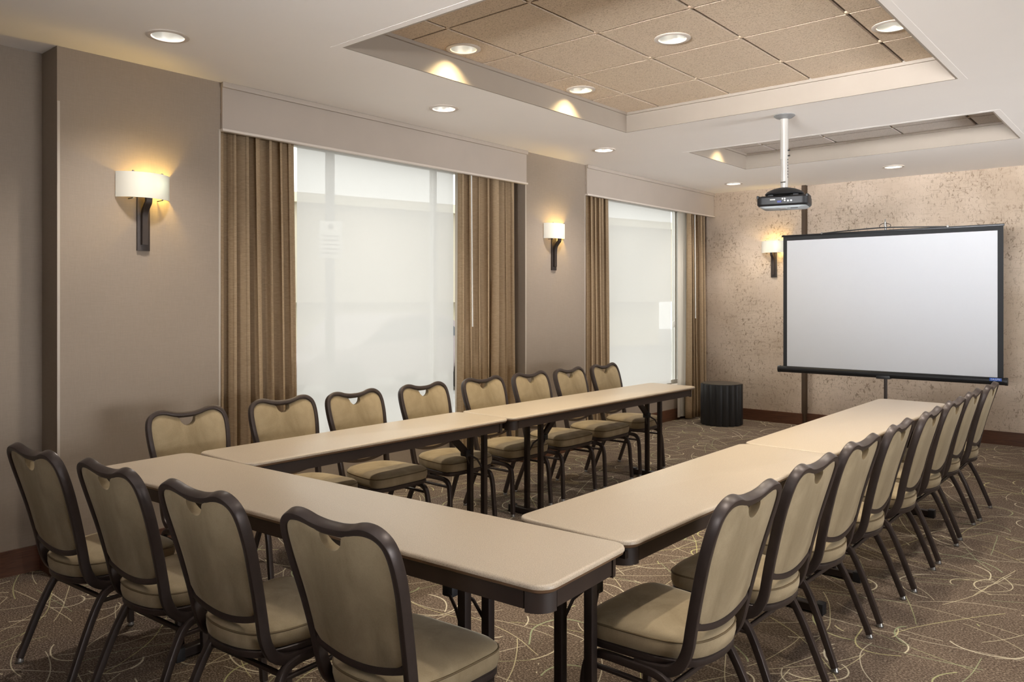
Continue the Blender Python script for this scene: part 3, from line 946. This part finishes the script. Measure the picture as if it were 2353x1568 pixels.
def table(loc, rz, L, label, off=(0.5, 0.5), yo=0.0):
    """long axis on local x"""
    W, Z = 0.465, 0.764
    root = empty('folding_table', loc, rz, label, 'table', 'narrow folding conference tables')
    def ring(inset, z, r=0.055):
        return [(x, y, z) for x, y in rounded_outline(L - 2 * inset, W - 2 * inset, max(r - inset, 0.01))]
    top = MB().layers([ring(0.0, Z - 0.013), ring(0.0, Z - 0.007), ring(0.002, Z - 0.003), ring(0.006, Z - 0.0008), ring(0.011, Z)])
    top.build('table_top', M['laminate'], root, smooth=50)
    MB().layers([ring(0.010, Z - 0.026), ring(0.004, Z - 0.022), ring(0.001, Z - 0.0132)]).build('edge_band', M['table_edge'], root)
    za, zb = Z - 0.026, Z - 0.078
    ri = 0.03
    # apron rails
    for s in (-1, 1):
        MB().box(-L / 2 + 0.085, L / 2 - 0.085, s * (W / 2 - ri) - 0.010, s * (W / 2 - ri) + 0.010, zb, za).build('apron_rail', M['apron'], root, smooth=0)
        MB().box(s * (L / 2 - ri) - 0.010, s * (L / 2 - ri) + 0.010, -W / 2 + 0.085, W / 2 - 0.085, zb, za).build('apron_rail', M['apron'], root, smooth=0)
    # rounded corner blocks, a little deeper than the rails
    for sx in (-1, 1):
        for sy in (-1, 1):
            r = 0.062
            cx, cy = sx * (L / 2 - ri + 0.012 - r), sy * (W / 2 - ri + 0.012 - r)
            arc_o = [(cx + sx * r * math.cos(a), cy + sy * r * math.sin(a)) for a in [PI / 2 * k / 6 for k in range(7)]]
            arc_i = [(cx + sx * (r - 0.022) * math.cos(a), cy + sy * (r - 0.022) * math.sin(a)) for a in [PI / 2 * k / 6 for k in range(7)]]
            out = arc_o + arc_i[::-1]
            MB().prism(out, zb - 0.008, za).build('corner_block', M['apron'], root)
    # pedestal leg sets
    for s in (-1, 1):
        lx = s * (L / 2 - off[0 if s < 0 else 1])
        foot = MB()
        pts = [(lx, yo - 0.205, 0.022), (lx, yo - 0.19, 0.027), (lx, yo + 0.19, 0.027), (lx, yo + 0.205, 0.022)]
        foot.tube(pts, rrect(0.045, 0.040, 0.004, 2), ref=(0, 0, 1))
        fo = foot.build('foot_bar', M['table_metal'], root)
        for sy in (-1, 1):
            MB().box(lx - 0.028, lx + 0.028, yo + sy * 0.195 - 0.020, yo + sy * 0.195 + 0.020, 0, 0.055, 0.004).build('foot_cap', M['black_plastic'], fo)
        for sy in (-1, 1):
            MB().box(lx - 0.016, lx + 0.016, yo + sy * 0.061 - 0.016, yo + sy * 0.061 + 0.016, 0.045, Z - 0.03, 0.003).build('leg', M['table_metal'], root)
        MB().box(lx - 0.012, lx + 0.012, -0.20, 0.20, Z - 0.062, Z - 0.038).build('pivot_bar', M['table_metal'], root, smooth=0)
        # folding brace: channel from the underside towards the centre, knuckle, two thin rods to the uprights
        bx, kx = lx - s * 0.30, lx - s * 0.105
        br = MB().tube([(bx, yo, Z - 0.045), (kx, yo, 0.545)], rrect(0.045, 0.022, 0.003, 2), ref=(0, 1, 0)).build('brace', M['table_metal'], root)
        MB().box(kx - 0.022, kx + 0.022, yo - 0.026, yo + 0.026, 0.52, 0.56, 0.004).build('knuckle', M['black_plastic'], br)
        for sy in (-1, 1):
            MB().tube([(kx, yo + sy * 0.02, 0.535), (lx - s * 0.05, yo + sy * 0.045, 0.50), (lx - s * 0.012, yo + sy * 0.056, 0.44)], rrect(0.012, 0.008, 0.002, 2), ref=(0, 1, 0)).build('brace_rod', M['table_metal'], br)
    return root
A = math.radians(3.9)
table((-2.484, 1.745, 0), A, 2.44, 'tan folding table closing the near end, nearest to the viewer', (0.495, 0.49), 0.085)
table((-3.457, 1.925 + 0.915, 0), PI / 2, 1.83, 'shorter tan folding table in the window row, touching the near table', (0.06, 0.06))
table((-3.440, 3.765 + 1.22, 0), PI / 2 - math.radians(0.6), 2.44, 'longer tan folding table at the far end of the window row', (0.5, 0.34))
table((-1.520, 2.062 + 0.915, 0), PI / 2, 1.83, 'shorter tan folding table in the right row, touching the near table', (0.035, 0.06))
table((-1.520, 3.905 + 1.22, 0), PI / 2, 2.44, 'longer tan folding table in the right row, in front of the projection screen', (0.5, 0.31))

# ================================================================== banquet chairs
def build_chair():
    """faces +y, origin on the floor below the seat centre"""
    root = empty('banquet_chair', (0, 0, 0), 0, 'banquet chair', 'chair', 'banquet chairs')
    H = 0.915
    def lean(z):      # y of the back plane at height z
        tt = max(0.0, (z - 0.42) / 0.5)
        return -0.178 - 0.085 * tt - 0.045 * tt * tt
    half = [(0.0, 0.893), (0.035, 0.894), (0.075, 0.900), (0.107, 0.9095), (0.138, 0.9135), (0.170, 0.908), (0.198, 0.887), (0.210, 0.852), (0.212, 0.80), (0.208, 0.74),
            (0.198, 0.66), (0.190, 0.58), (0.184, 0.51), (0.181, 0.46)]
    right = [(x, lean(z), z) for x, z in half]
    low = [(0.181, -0.172, 0.420), (0.182, -0.150, 0.385), (0.184, -0.110, 0.363), (0.186, -0.050, 0.358), (0.187, 0.0, 0.358)]
    side = right[1:] + low
    path = [(-x, y, z) for x, y, z in side[::-1]] + [right[0]] + side
    path = spline(path, 3)
    prof = rrect(0.025, 0.036, 0.0055, 3)
    MB().tube(path, prof, ref=(0, -1, 0.3)).build('back_frame', M['frame'], root, smooth=40)
    # lower rail of the back, a shallow smile
    zl = 0.526
    rail = [(x, lean(zl - 0.035 * (1 - (x / 0.186) ** 2)) - 0.012 * (1 - (x / 0.186) ** 2), zl - 0.035 * (1 - (x / 0.186) ** 2)) for x in [(-0.186 + 0.372 * i / 14) for i in range(15)]]
    MB().tube(rail, rrect(0.024, 0.026, 0.005, 3), ref=(0, -1, 0)).build('back_rail', M['frame'], root, smooth=40)
    # upholstered back pad: polar mesh, notch (hand hole) at the top
    c = (0.0, 0.70)
    ins = 0.010
    bd = []
    hp = [(p.x, p.z) for p in spline([(x, 0, z) for x, z in half], 4)]
    hp = [(x, z) for x, z in hp if z >= zl]
    # outline walk: right side from top centre to bottom, bottom smile, left side up
    rim = []
    nr = 0.044
    ztop = 0.893 - 0.014
    notch = [(nr * math.sin(a), ztop - 0.044 * math.cos(a)) for a in [PI / 2 * k / 6 for k in range(7)]]
    rim += notch
    def push_in(x, z, d):
        vx, vz = c[0] - x, c[1] - z
        l = math.hypot(vx, vz)
        return (x + vx / l * d, z + vz / l * d)
    rim += [push_in(x, z, ins) for x, z in hp if x > 0.056]
    for i in range(1, 9):
        x = 0.176 * (1 - i / 8)
        rim.append((x, zl - 0.035 * (1 - (x / 0.186) ** 2) + 0.006))
    full = rim + [(-x, z) for x, z in rim[-2:0:-1]]
    n = len(full)
    def bump_(s): return 0.013 + 0.014 * (1 - s ** 3)
    rings = []
    for sgn in (-1, 1):
        scales = [0.999, 0.96, 0.85, 0.65, 0.4, 0.15]
        seq = scales if sgn == 1 else scales[::-1]
        for s in seq:
            kk = 0.8 if sgn == -1 else 1.0
            dd = []
            for x, z in full:      # thickness follows the pad outline without the hand hole
                in_notch = abs(x) <= nr + 1e-4 and z > c[1] + 0.05
                ratio = min(1.0, (z - c[1]) / (ztop - c[1])) if in_notch else 1.0
                q = s * ratio
                dd.append(kk * (bump_(q) if (s < 0.99 or ratio < 0.97) else 0.010))
            rings.append([(c[0] + (x - c[0]) * s, lean(c[1] + (z - c[1]) * s) + sgn * d - 0.010 * (1 - ((x * s) / 0.2) ** 2), c[1] + (z - c[1]) * s) for (x, z), d in zip(full, dd)])
    MB().layers(rings).build('back_pad', M['velour'], root, smooth=60)
    # seat
    outl = []
    pts = [(0.0, 0.206), (0.10, 0.205), (0.165, 0.198), (0.200, 0.177), (0.213, 0.140), (0.210, 0.08), (0.203, 0.0), (0.193, -0.07), (0.172, -0.135), (0.130, -0.185), (0.07, -0.208), (0.0, -0.215)]
    pp = [(p.x, p.y) for p in spline([(x, y, 0) for x, y in pts], 3)]
    outl = pp + [(-x, y) for x, y in pp[-2:0:-1]]
    outl = outl[::-1]
    def so(f, z, dome=0.0):
        return [(x * f, y * f + 0.0, z + dome * (1 - 0.0)) for x, y in outl]
    rs = [so(0.955, 0.400), so(0.99, 0.404), so(1.012, 0.425), so(1.012, 0.445), so(0.99, 0.460), so(0.94, 0.470), so(0.82, 0.4775), so(0.6, 0.481), so(0.35, 0.4825), so(0.1, 0.483)]
    cush = MB().layers(rs).build('seat_cushion', M['velour'], root, smooth=60)
    MB().tube([(x * 1.001, y * 1.001, 0.4535) for x, y in outl], circ(0.0035, 6), closed=True).build('piping', M['piping'], cush, smooth=80)
    MB().layers([so(0.90, 0.372), so(0.965, 0.374), so(0.985, 0.380), so(0.985, 0.395), so(0.96, 0.400)]).build('seat_pan', M['frame'], root, smooth=40)
    # legs: inverted U on each side, split into a front and a rear leg
    for s in (-1, 1):
        x = 0.196 * s
        fr = spline([(0.208 * s, 0.205, 0.018), (0.203 * s, 0.196, 0.16), (0.199 * s, 0.188, 0.27), (x, 0.172, 0.325), (x, 0.140, 0.347), (x, 0.09, 0.352), (x, -0.015, 0.352)], 4)
        re = spline([(x, -0.015, 0.352), (x, -0.075, 0.350), (x, -0.115, 0.335), (0.199 * s, -0.145, 0.295), (0.206 * s, -0.190, 0.20), (0.216 * s, -0.262, 0.018)], 4)
        for q, pts_ in ((0, fr), (1, re)):
            lg = MB().tube(pts_, rrect(0.026, 0.026, 0.0045, 3), ref=(s, 0, 0)).build('leg', M['frame'], root, smooth=40)
            fx, fy = (0.208 * s, 0.205) if q == 0 else (0.216 * s, -0.262)
            MB().lathe([(0.015, 0.0), (0.016, 0.006), (0.013, 0.012), (0.011, 0.022)], 14, (fx, fy, 0)).build('glide', M['chrome'], lg)
        MB().tube([(0.199 * s, 0.180, 0.308), (0.200 * s, -0.140, 0.308)], rrect(0.014, 0.018, 0.003, 2), ref=(s, 0, 0)).build('side_stretcher', M['frame'], root)
    MB().tube([(-0.2, -0.128, 0.322), (0.2, -0.128, 0.322)], rrect(0.014, 0.018, 0.003, 2), ref=(0, 0, 1)).build('rear_stretcher', M['frame'], root)
    return root
chair0 = build_chair()
index_tree(chair0)

ORD = ['first', 'second', 'third', 'fourth', 'fifth', 'sixth', 'seventh', 'eighth']
rc = random.Random(4)
plan = []
# window row: faces +x
left_Y = [2.07, 2.676, 3.18, 3.766, 4.37, 4.93, 5.46, 6.02]
left_X = [-3.79, -3.82, -3.77, -3.755, -3.745, -3.735, -3.725, -3.740]
for i in range(8):
    plan.append((left_X[i], left_Y[i], -PI / 2 + math.radians(rc.uniform(-2, 2)), 'olive upholstered banquet chair on the window side, %s from the near end' % ORD[i], 'chairs along the window row'))
# right row: faces -x
for i in range(8):
    plan.append((-1.325 + rc.uniform(-0.008, 0.008), 2.34 + 0.575 * i, PI / 2 + math.radians(rc.uniform(-1.5, 1.5)), 'olive upholstered banquet chair in the right row, %s from the near end' % ORD[i], 'chairs along the right row'))
# near side: faces the near table
near = [(-1.747, 1.288), (-2.351, 1.222), (-2.912, 1.181), (-3.470, 1.122)]
for i, (x, y) in enumerate(near):
    plan.append((x - 0.306 * math.sin(A), y + 0.306, A + math.radians([1, 0, -0.5, 0.5][i]), 'olive upholstered banquet chair seen from behind at the near table, %s from the right' % ORD[i], 'chairs along the near table'))
for i, (x, y, rz, lb, gr) in enumerate(plan):
    if i == 0:
        chair0.location, chair0.rotation_euler = (x, y, 0), (0, 0, rz)
        chair0['label'], chair0['group'] = lb, gr
    else:
        copy_tree(chair0, (x, y, 0), rz, lb, gr)

# ================================================================== projection screen on tripod
def projection_screen():
    Y = 8.3
    cx = -2.255
    root = empty('projection_screen', (cx, Y, 0), 0, 'white tripod projection screen with black border before the far wall', 'projection screen')
    x0, x1 = -3.262 - cx, -1.236 - cx
    zt, zb = 2.185, 0.79
    # black border cloth with the white field in front
    MB().box(x0, x1, -0.003, 0.003, zb, zt).build('border_cloth', M['screen_black'], root, smooth=0)
    MB().box(x0 + 0.042, x1 - 0.046, -0.006, -0.003, zb + 0.015, zt - 0.040).build('white_surface', M['screen'], root, smooth=0)
    MB().box(x0 - 0.015, x1 + 0.008, -0.010, 0.010, zt, zt + 0.020, 0.004).build('top_bar', M['screen_tube'], root)
    # flat bar handle bowed up to the pole hook
    hz = zt + 0.045
    MB().tube(spline([(-0.60, 0.012, zt + 0.020), (-0.3, 0.012, zt + 0.036), (0.0, 0.012, hz), (0.28, 0.012, zt + 0.034), (0.57, 0.012, zt + 0.020)], 6), rrect(0.008, 0.012, 0.002, 2), ref=(0, 0, 1)).build('hanger_bar', M['screen_tube'], root)
    for hx in (-0.60, 0.57):
        MB().lathe([(0.010, -0.012), (0.010, 0.012)], 12, (0, 0, 0)).xform(Matrix.Translation((hx, 0.0, zt + 0.022)) @ Matrix.Rotation(PI / 2, 4, 'X')).build('rivet', M['chrome'], root)
    # pole behind with hook
    MB().tube([(0.008, 0.045, 0.30), (0.008, 0.045, 1.3)], circ(0.016, 14)).build('lower_pole', M['bronze'], root)
    MB().tube([(0.008, 0.045, 1.28), (0.008, 0.045, hz + 0.04)], circ(0.011, 14)).build('upper_pole', M['chrome'], root)
    MB().lathe([(0.012, hz + 0.02), (0.012, hz + 0.055), (0.006, hz + 0.06), (0.005, hz + 0.085)], 12, (0.008, 0.03, 0)).build('hook_post', M['chrome'], root)
    MB().tube(spline([(-0.038, 0.028, hz + 0.004), (-0.046, 0.028, hz + 0.022), (-0.02, 0.028, hz + 0.040), (0.008, 0.022, hz + 0.044), (0.036, 0.028, hz + 0.038), (0.060, 0.028, hz + 0.022), (0.050, 0.028, hz + 0.004)], 5), circ(0.0032, 6)).build('hook_wire', M['bronze'], root)
    # roller case
    zc = 0.772
    MB().tube([(-3.300 - cx, -0.012, zc), (-1.212 - cx, -0.012, zc)], [(0.030 * a, 0.034 * b_) for a, b_ in circ(1, 12)], ref=(0, 0, 1)).build('roller_case', M['screen_tube'], root, smooth=25)
    for ex in (-3.312 - cx, -1.222 - cx):
        MB().tube([(ex, -0.012, zc), (ex + 0.022, -0.012, zc)], [(0.033 * a, 0.037 * b_) for a, b_ in circ(1, 16)], ref=(0, 0, 1)).build('end_cap', M['black_plastic'], root, smooth=30)
    MB().box(-0.06, 0.07, -0.040, 0.05, zc - 0.042, zc - 0.002, 0.006).build('case_saddle', M['black_plastic'], root)
    # blue maker's plate with lettering
    px = x1 - 0.055
    plate = MB().box(px - 0.048, px + 0.048, -0.0465, -0.0435, zc + 0.003, zc + 0.030, 0.001).build('name_plate', M['blue_label'], root)
    cu = bpy.data.curves.new('plate_text', 'FONT')
    cu.body = 'DA-LITE'
    cu.size = 0.021
    cu.align_x, cu.align_y = 'CENTER', 'CENTER'
    cu.extrude = 0.0004
    to = bpy.data.objects.new('plate_text', cu)
    COL.objects.link(to)
    dg = bpy.context.evaluated_depsgraph_get()
    me = bpy.data.meshes.new_from_object(to.evaluated_get(dg))
    bpy.data.objects.remove(to)
    me.materials.clear(); me.materials.append(M['white_print'])
    tx = bpy.data.objects.new('lettering', me)
    COL.objects.link(tx)
    tx.parent = plate
    tx.location = (px, -0.0472, zc + 0.0165)
    tx.rotation_euler = (PI / 2, 0, 0)
    # tripod legs
    for k in range(3):
        a = PI / 2 + 2 * PI * k / 3
        fx, fy = 0.008 + 0.42 * math.cos(a), 0.045 + 0.42 * math.sin(a)
        lg = MB().tube([(0.008, 0.045, 0.48), (fx, fy, 0.02)], rrect(0.020, 0.012, 0.003, 2), ref=(0, 0, 1)).build('leg', M['steel_grey'], root)
        MB().lathe([(0.012, 0.0), (0.014, 0.012), (0.010, 0.026)], 12, (fx, fy, 0)).build('rubber_foot', M['black_plastic'], lg)
    return root
projection_screen()

# ================================================================== ceiling projector
def projector():
    x, y = -2.272, 5.80
    root = empty('ceiling_projector', (x, y, CEIL), math.radians(12), 'black projector hanging from the ceiling on a white pole', 'projector')
    MB().lathe([(0.075, 0.0), (0.078, -0.006), (0.060, -0.020), (0.034, -0.028), (0.0295, -0.030)], 32).build('ceiling_plate', M['steel_grey'], root)
    MB().tube([(0, 0, -0.02), (0, 0, -0.33)], circ(0.0295, 24)).build('outer_pole', M['pole_white'], root)
    MB().tube([(0, 0, -0.32), (0, 0, -0.545)], circ(0.0265, 24)).build('inner_pole', M['pole_white'], root)
    for zz in (-0.268, -0.308):
        MB().tube([(0.027, -0.012, zz), (0.042, -0.014, zz)], circ(0.005, 8)).build('set_screw', M['black_plastic'], root)
    for k in range(7):
        MB().tube([(0.024, -0.008, -0.335 - 0.022 * k), (0.0275, -0.0095, -0.335 - 0.022 * k)], circ(0.004, 8)).build('pole_hole', M['black_plastic'], root)
    MB().tube([(-0.022, -0.02, -0.505), (0.012, -0.034, -0.505)], circ(0.005, 8)).build('lock_pin', M['chrome'], root)
    # domed mounting plate
    def ell(rx, ry, z, ox=0.0):
        return [(ox + rx * math.cos(2 * PI * k / 32), ry * math.sin(2 * PI * k / 32), z) for k in range(32)]
    MB().layers([ell(0.135, 0.12, -0.600), ell(0.140, 0.125, -0.592), ell(0.125, 0.11, -0.574), ell(0.085, 0.08, -0.556), ell(0.040, 0.04, -0.546)]).build('mount_dome', M['proj_black'], root)
    for sx in (-1, 1):
        MB().box(sx * 0.09 - 0.02, sx * 0.09 + 0.02, -0.06, 0.06, -0.622, -0.596, 0.004).build('mount_bracket', M['proj_black'], root)
    # body
    bx, by, zt, zb = 0.182, 0.125, -0.614, -0.690
    def rr(w, d, r, z):
        return [(px, py, z) for px, py in rounded_outline(2 * w, 2 * d, r, 5)]
    MB().layers([rr(bx - 0.012, by - 0.010, 0.035, zb + 0.000), rr(bx, by, 0.045, zb + 0.014), rr(bx, by, 0.045, zt - 0.014), rr(bx - 0.016, by - 0.014, 0.035, zt)]).build('body', M['proj_black'], root)
    MB().layers([rr(bx - 0.030, by - 0.024, 0.035, zb - 0.012), rr(bx - 0.013, by - 0.011, 0.035, zb + 0.001)]).build('base_cover', M['proj_grey'], root)
    MB().lathe([(0.030, zb - 0.020), (0.034, zb - 0.014), (0.034, zb - 0.008)], 24, (0.0, -0.045, 0)).build('adjuster_wheel', M['steel_grey'], root)
    MB().box(0.055, 0.105, -0.075, -0.050, zb - 0.0145, zb - 0.010, 0.001).build('base_vent', M['proj_black'], root)
    # rear panel towards the viewer (-y)
    yb = -by
    MB().box(-0.082, -0.045, yb - 0.003, yb + 0.002, -0.648, -0.640, 0.001).build('socket_label', M['pole_white'], root)
    MB().box(-0.030, 0.000, yb - 0.006, yb + 0.002, -0.668, -0.654, 0.002).build('monitor_socket', M['blue_jack'], root)
    for jx, jz in ((0.008, -0.641), (0.024, -0.641), (0.024, -0.655)):
        MB().tube([(jx, yb + 0.002, jz), (jx, yb - 0.008, jz)], circ(0.0055, 10)).build('round_jack', M['pole_white'], root)
    for jx in (0.046, 0.068):
        MB().box(jx - 0.007, jx + 0.007, yb - 0.004, yb + 0.002, -0.662, -0.649, 0.001).build('data_socket', M['steel_grey'], root)
    for sx in (-1, 1):
        MB().box(sx * (bx - 0.008) - 0.008, sx * (bx - 0.008) + 0.008, -0.11, 0.06, zt - 0.016, zt + 0.006, 0.004).build('side_ridge', M['proj_black'], root)
    # lens on the far side
    MB().tube([(-0.09, by - 0.01, -0.648), (-0.09, by + 0.022, -0.648)], circ(0.034, 20)).build('lens', M['steel_grey'], root)
    return root
projector()

# ================================================================== fluted drum in the far corner
def drum():
    root = empty('drum_bin', (-4.275, 8.93, 0), 0, 'black fluted round bin standing in the far corner', 'bin')
    n, flutes, R = 18 * 10, 18, 0.232
    def ring(f, z):
        out = []
        for k in range(n):
            a = 2 * PI * k / n
            q = abs(math.sin(flutes * a / 2 + 0.4))
            r = (R - 0.004 + 0.022 * q ** 0.6) * f
            out.append((r * math.cos(a), r * math.sin(a), z))
        return out
    MB().layers([ring(0.985, 0.0), ring(1.0, 0.008), ring(1.0, 0.485), ring(0.99, 0.492)]).build('fluted_body', M['drum'], root, smooth=60)
    MB().lathe([(0.228, 0.4925), (0.231, 0.497), (0.225, 0.501), (0.0005, 0.501)], 48).build('top_disc', M['drum_top'], root)
    return root
drum()

# ================================================================== street outside
tag(MB().box(-40, -5.12, -20, 40, -0.35, -0.15).build('street_ground', M['asphalt'], smooth=0), 'pale street pavement outside the windows', kind='structure')
def street():
    b = empty('street_building', (-17.0, 14.0, -0.15), math.radians(-14), 'pale building across the street seen faintly through the shade', 'building')
    MB().box(-4, 0, -22, 12, 1.6, 4.2).build('upper_wall', M['outer_wall'], b, smooth=0)
    MB().box(-4, -0.8, -22, 12, 0, 1.6).build('ground_floor', M['outer_pale'], b, smooth=0)
    MB().box(-4, 0.25, -22, 12, 4.2, 4.45).build('parapet', M['outer_pale'], b, smooth=0)
    s = empty('street_sign', (-7.6, 5.60, -0.15), math.radians(62), 'white notice on a post outside the nearer window', 'sign')
    MB().tube([(0, 0, 0), (0, 0, 4.2)], circ(0.055, 10)).build('post', M['sign_post'], s)
    MB().box(-0.13, 0.13, -0.075, -0.060, 2.15, 2.58, 0.004).build('sign_panel', M['sign_face'], s)
    for k in range(5):
        MB().box(-0.09, 0.09, -0.079, -0.075, 2.20 + 0.05 * k, 2.215 + 0.05 * k).build('text_line', M['sign_post'], s, smooth=0)
    MB().lathe([(0.035, -0.002), (0.035, 0.002)], 16).xform(Matrix.Translation((0, -0.077, 2.515)) @ Matrix.Rotation(PI / 2, 4, 'X')).build('emblem', M['sign_post'], s)
    c = empty('parked_car', (-11.0, 9.2, -0.15), math.radians(90), 'grey car parked outside the nearer window', 'car')
    prof = [(-2.1, 0.35), (-2.15, 0.62), (-1.9, 0.82), (-1.15, 0.92), (-0.55, 1.34), (0.1, 1.43), (0.85, 1.38), (1.5, 1.0), (2.0, 0.92), (2.15, 0.6), (2.1, 0.35)]
    P = spline([(x, 0, z) for x, z in prof], 3)
    MB().layers([[(p.x, -0.85, p.z) for p in P], [(p.x, 0.85, p.z) for p in P]]).build('body', M['car_body'], c)
    MB().layers([[(x, y, z) for x, z in ((-1.0, 0.95), (-0.5, 1.30), (0.1, 1.38), (0.8, 1.33), (1.25, 1.02))] for y in (-0.86, 0.86)]).build('side_glass', M['car_glass'], c)
    for x in (-1.35, 1.35):
        for y in (-0.8, 0.8):
            MB().lathe([(0.33, -0.09), (0.33, 0.09)], 20).xform(Matrix.Translation((x, y, 0.33)) @ Matrix.Rotation(PI / 2, 4, 'X')).build('wheel', M['black_plastic'], c)
street()
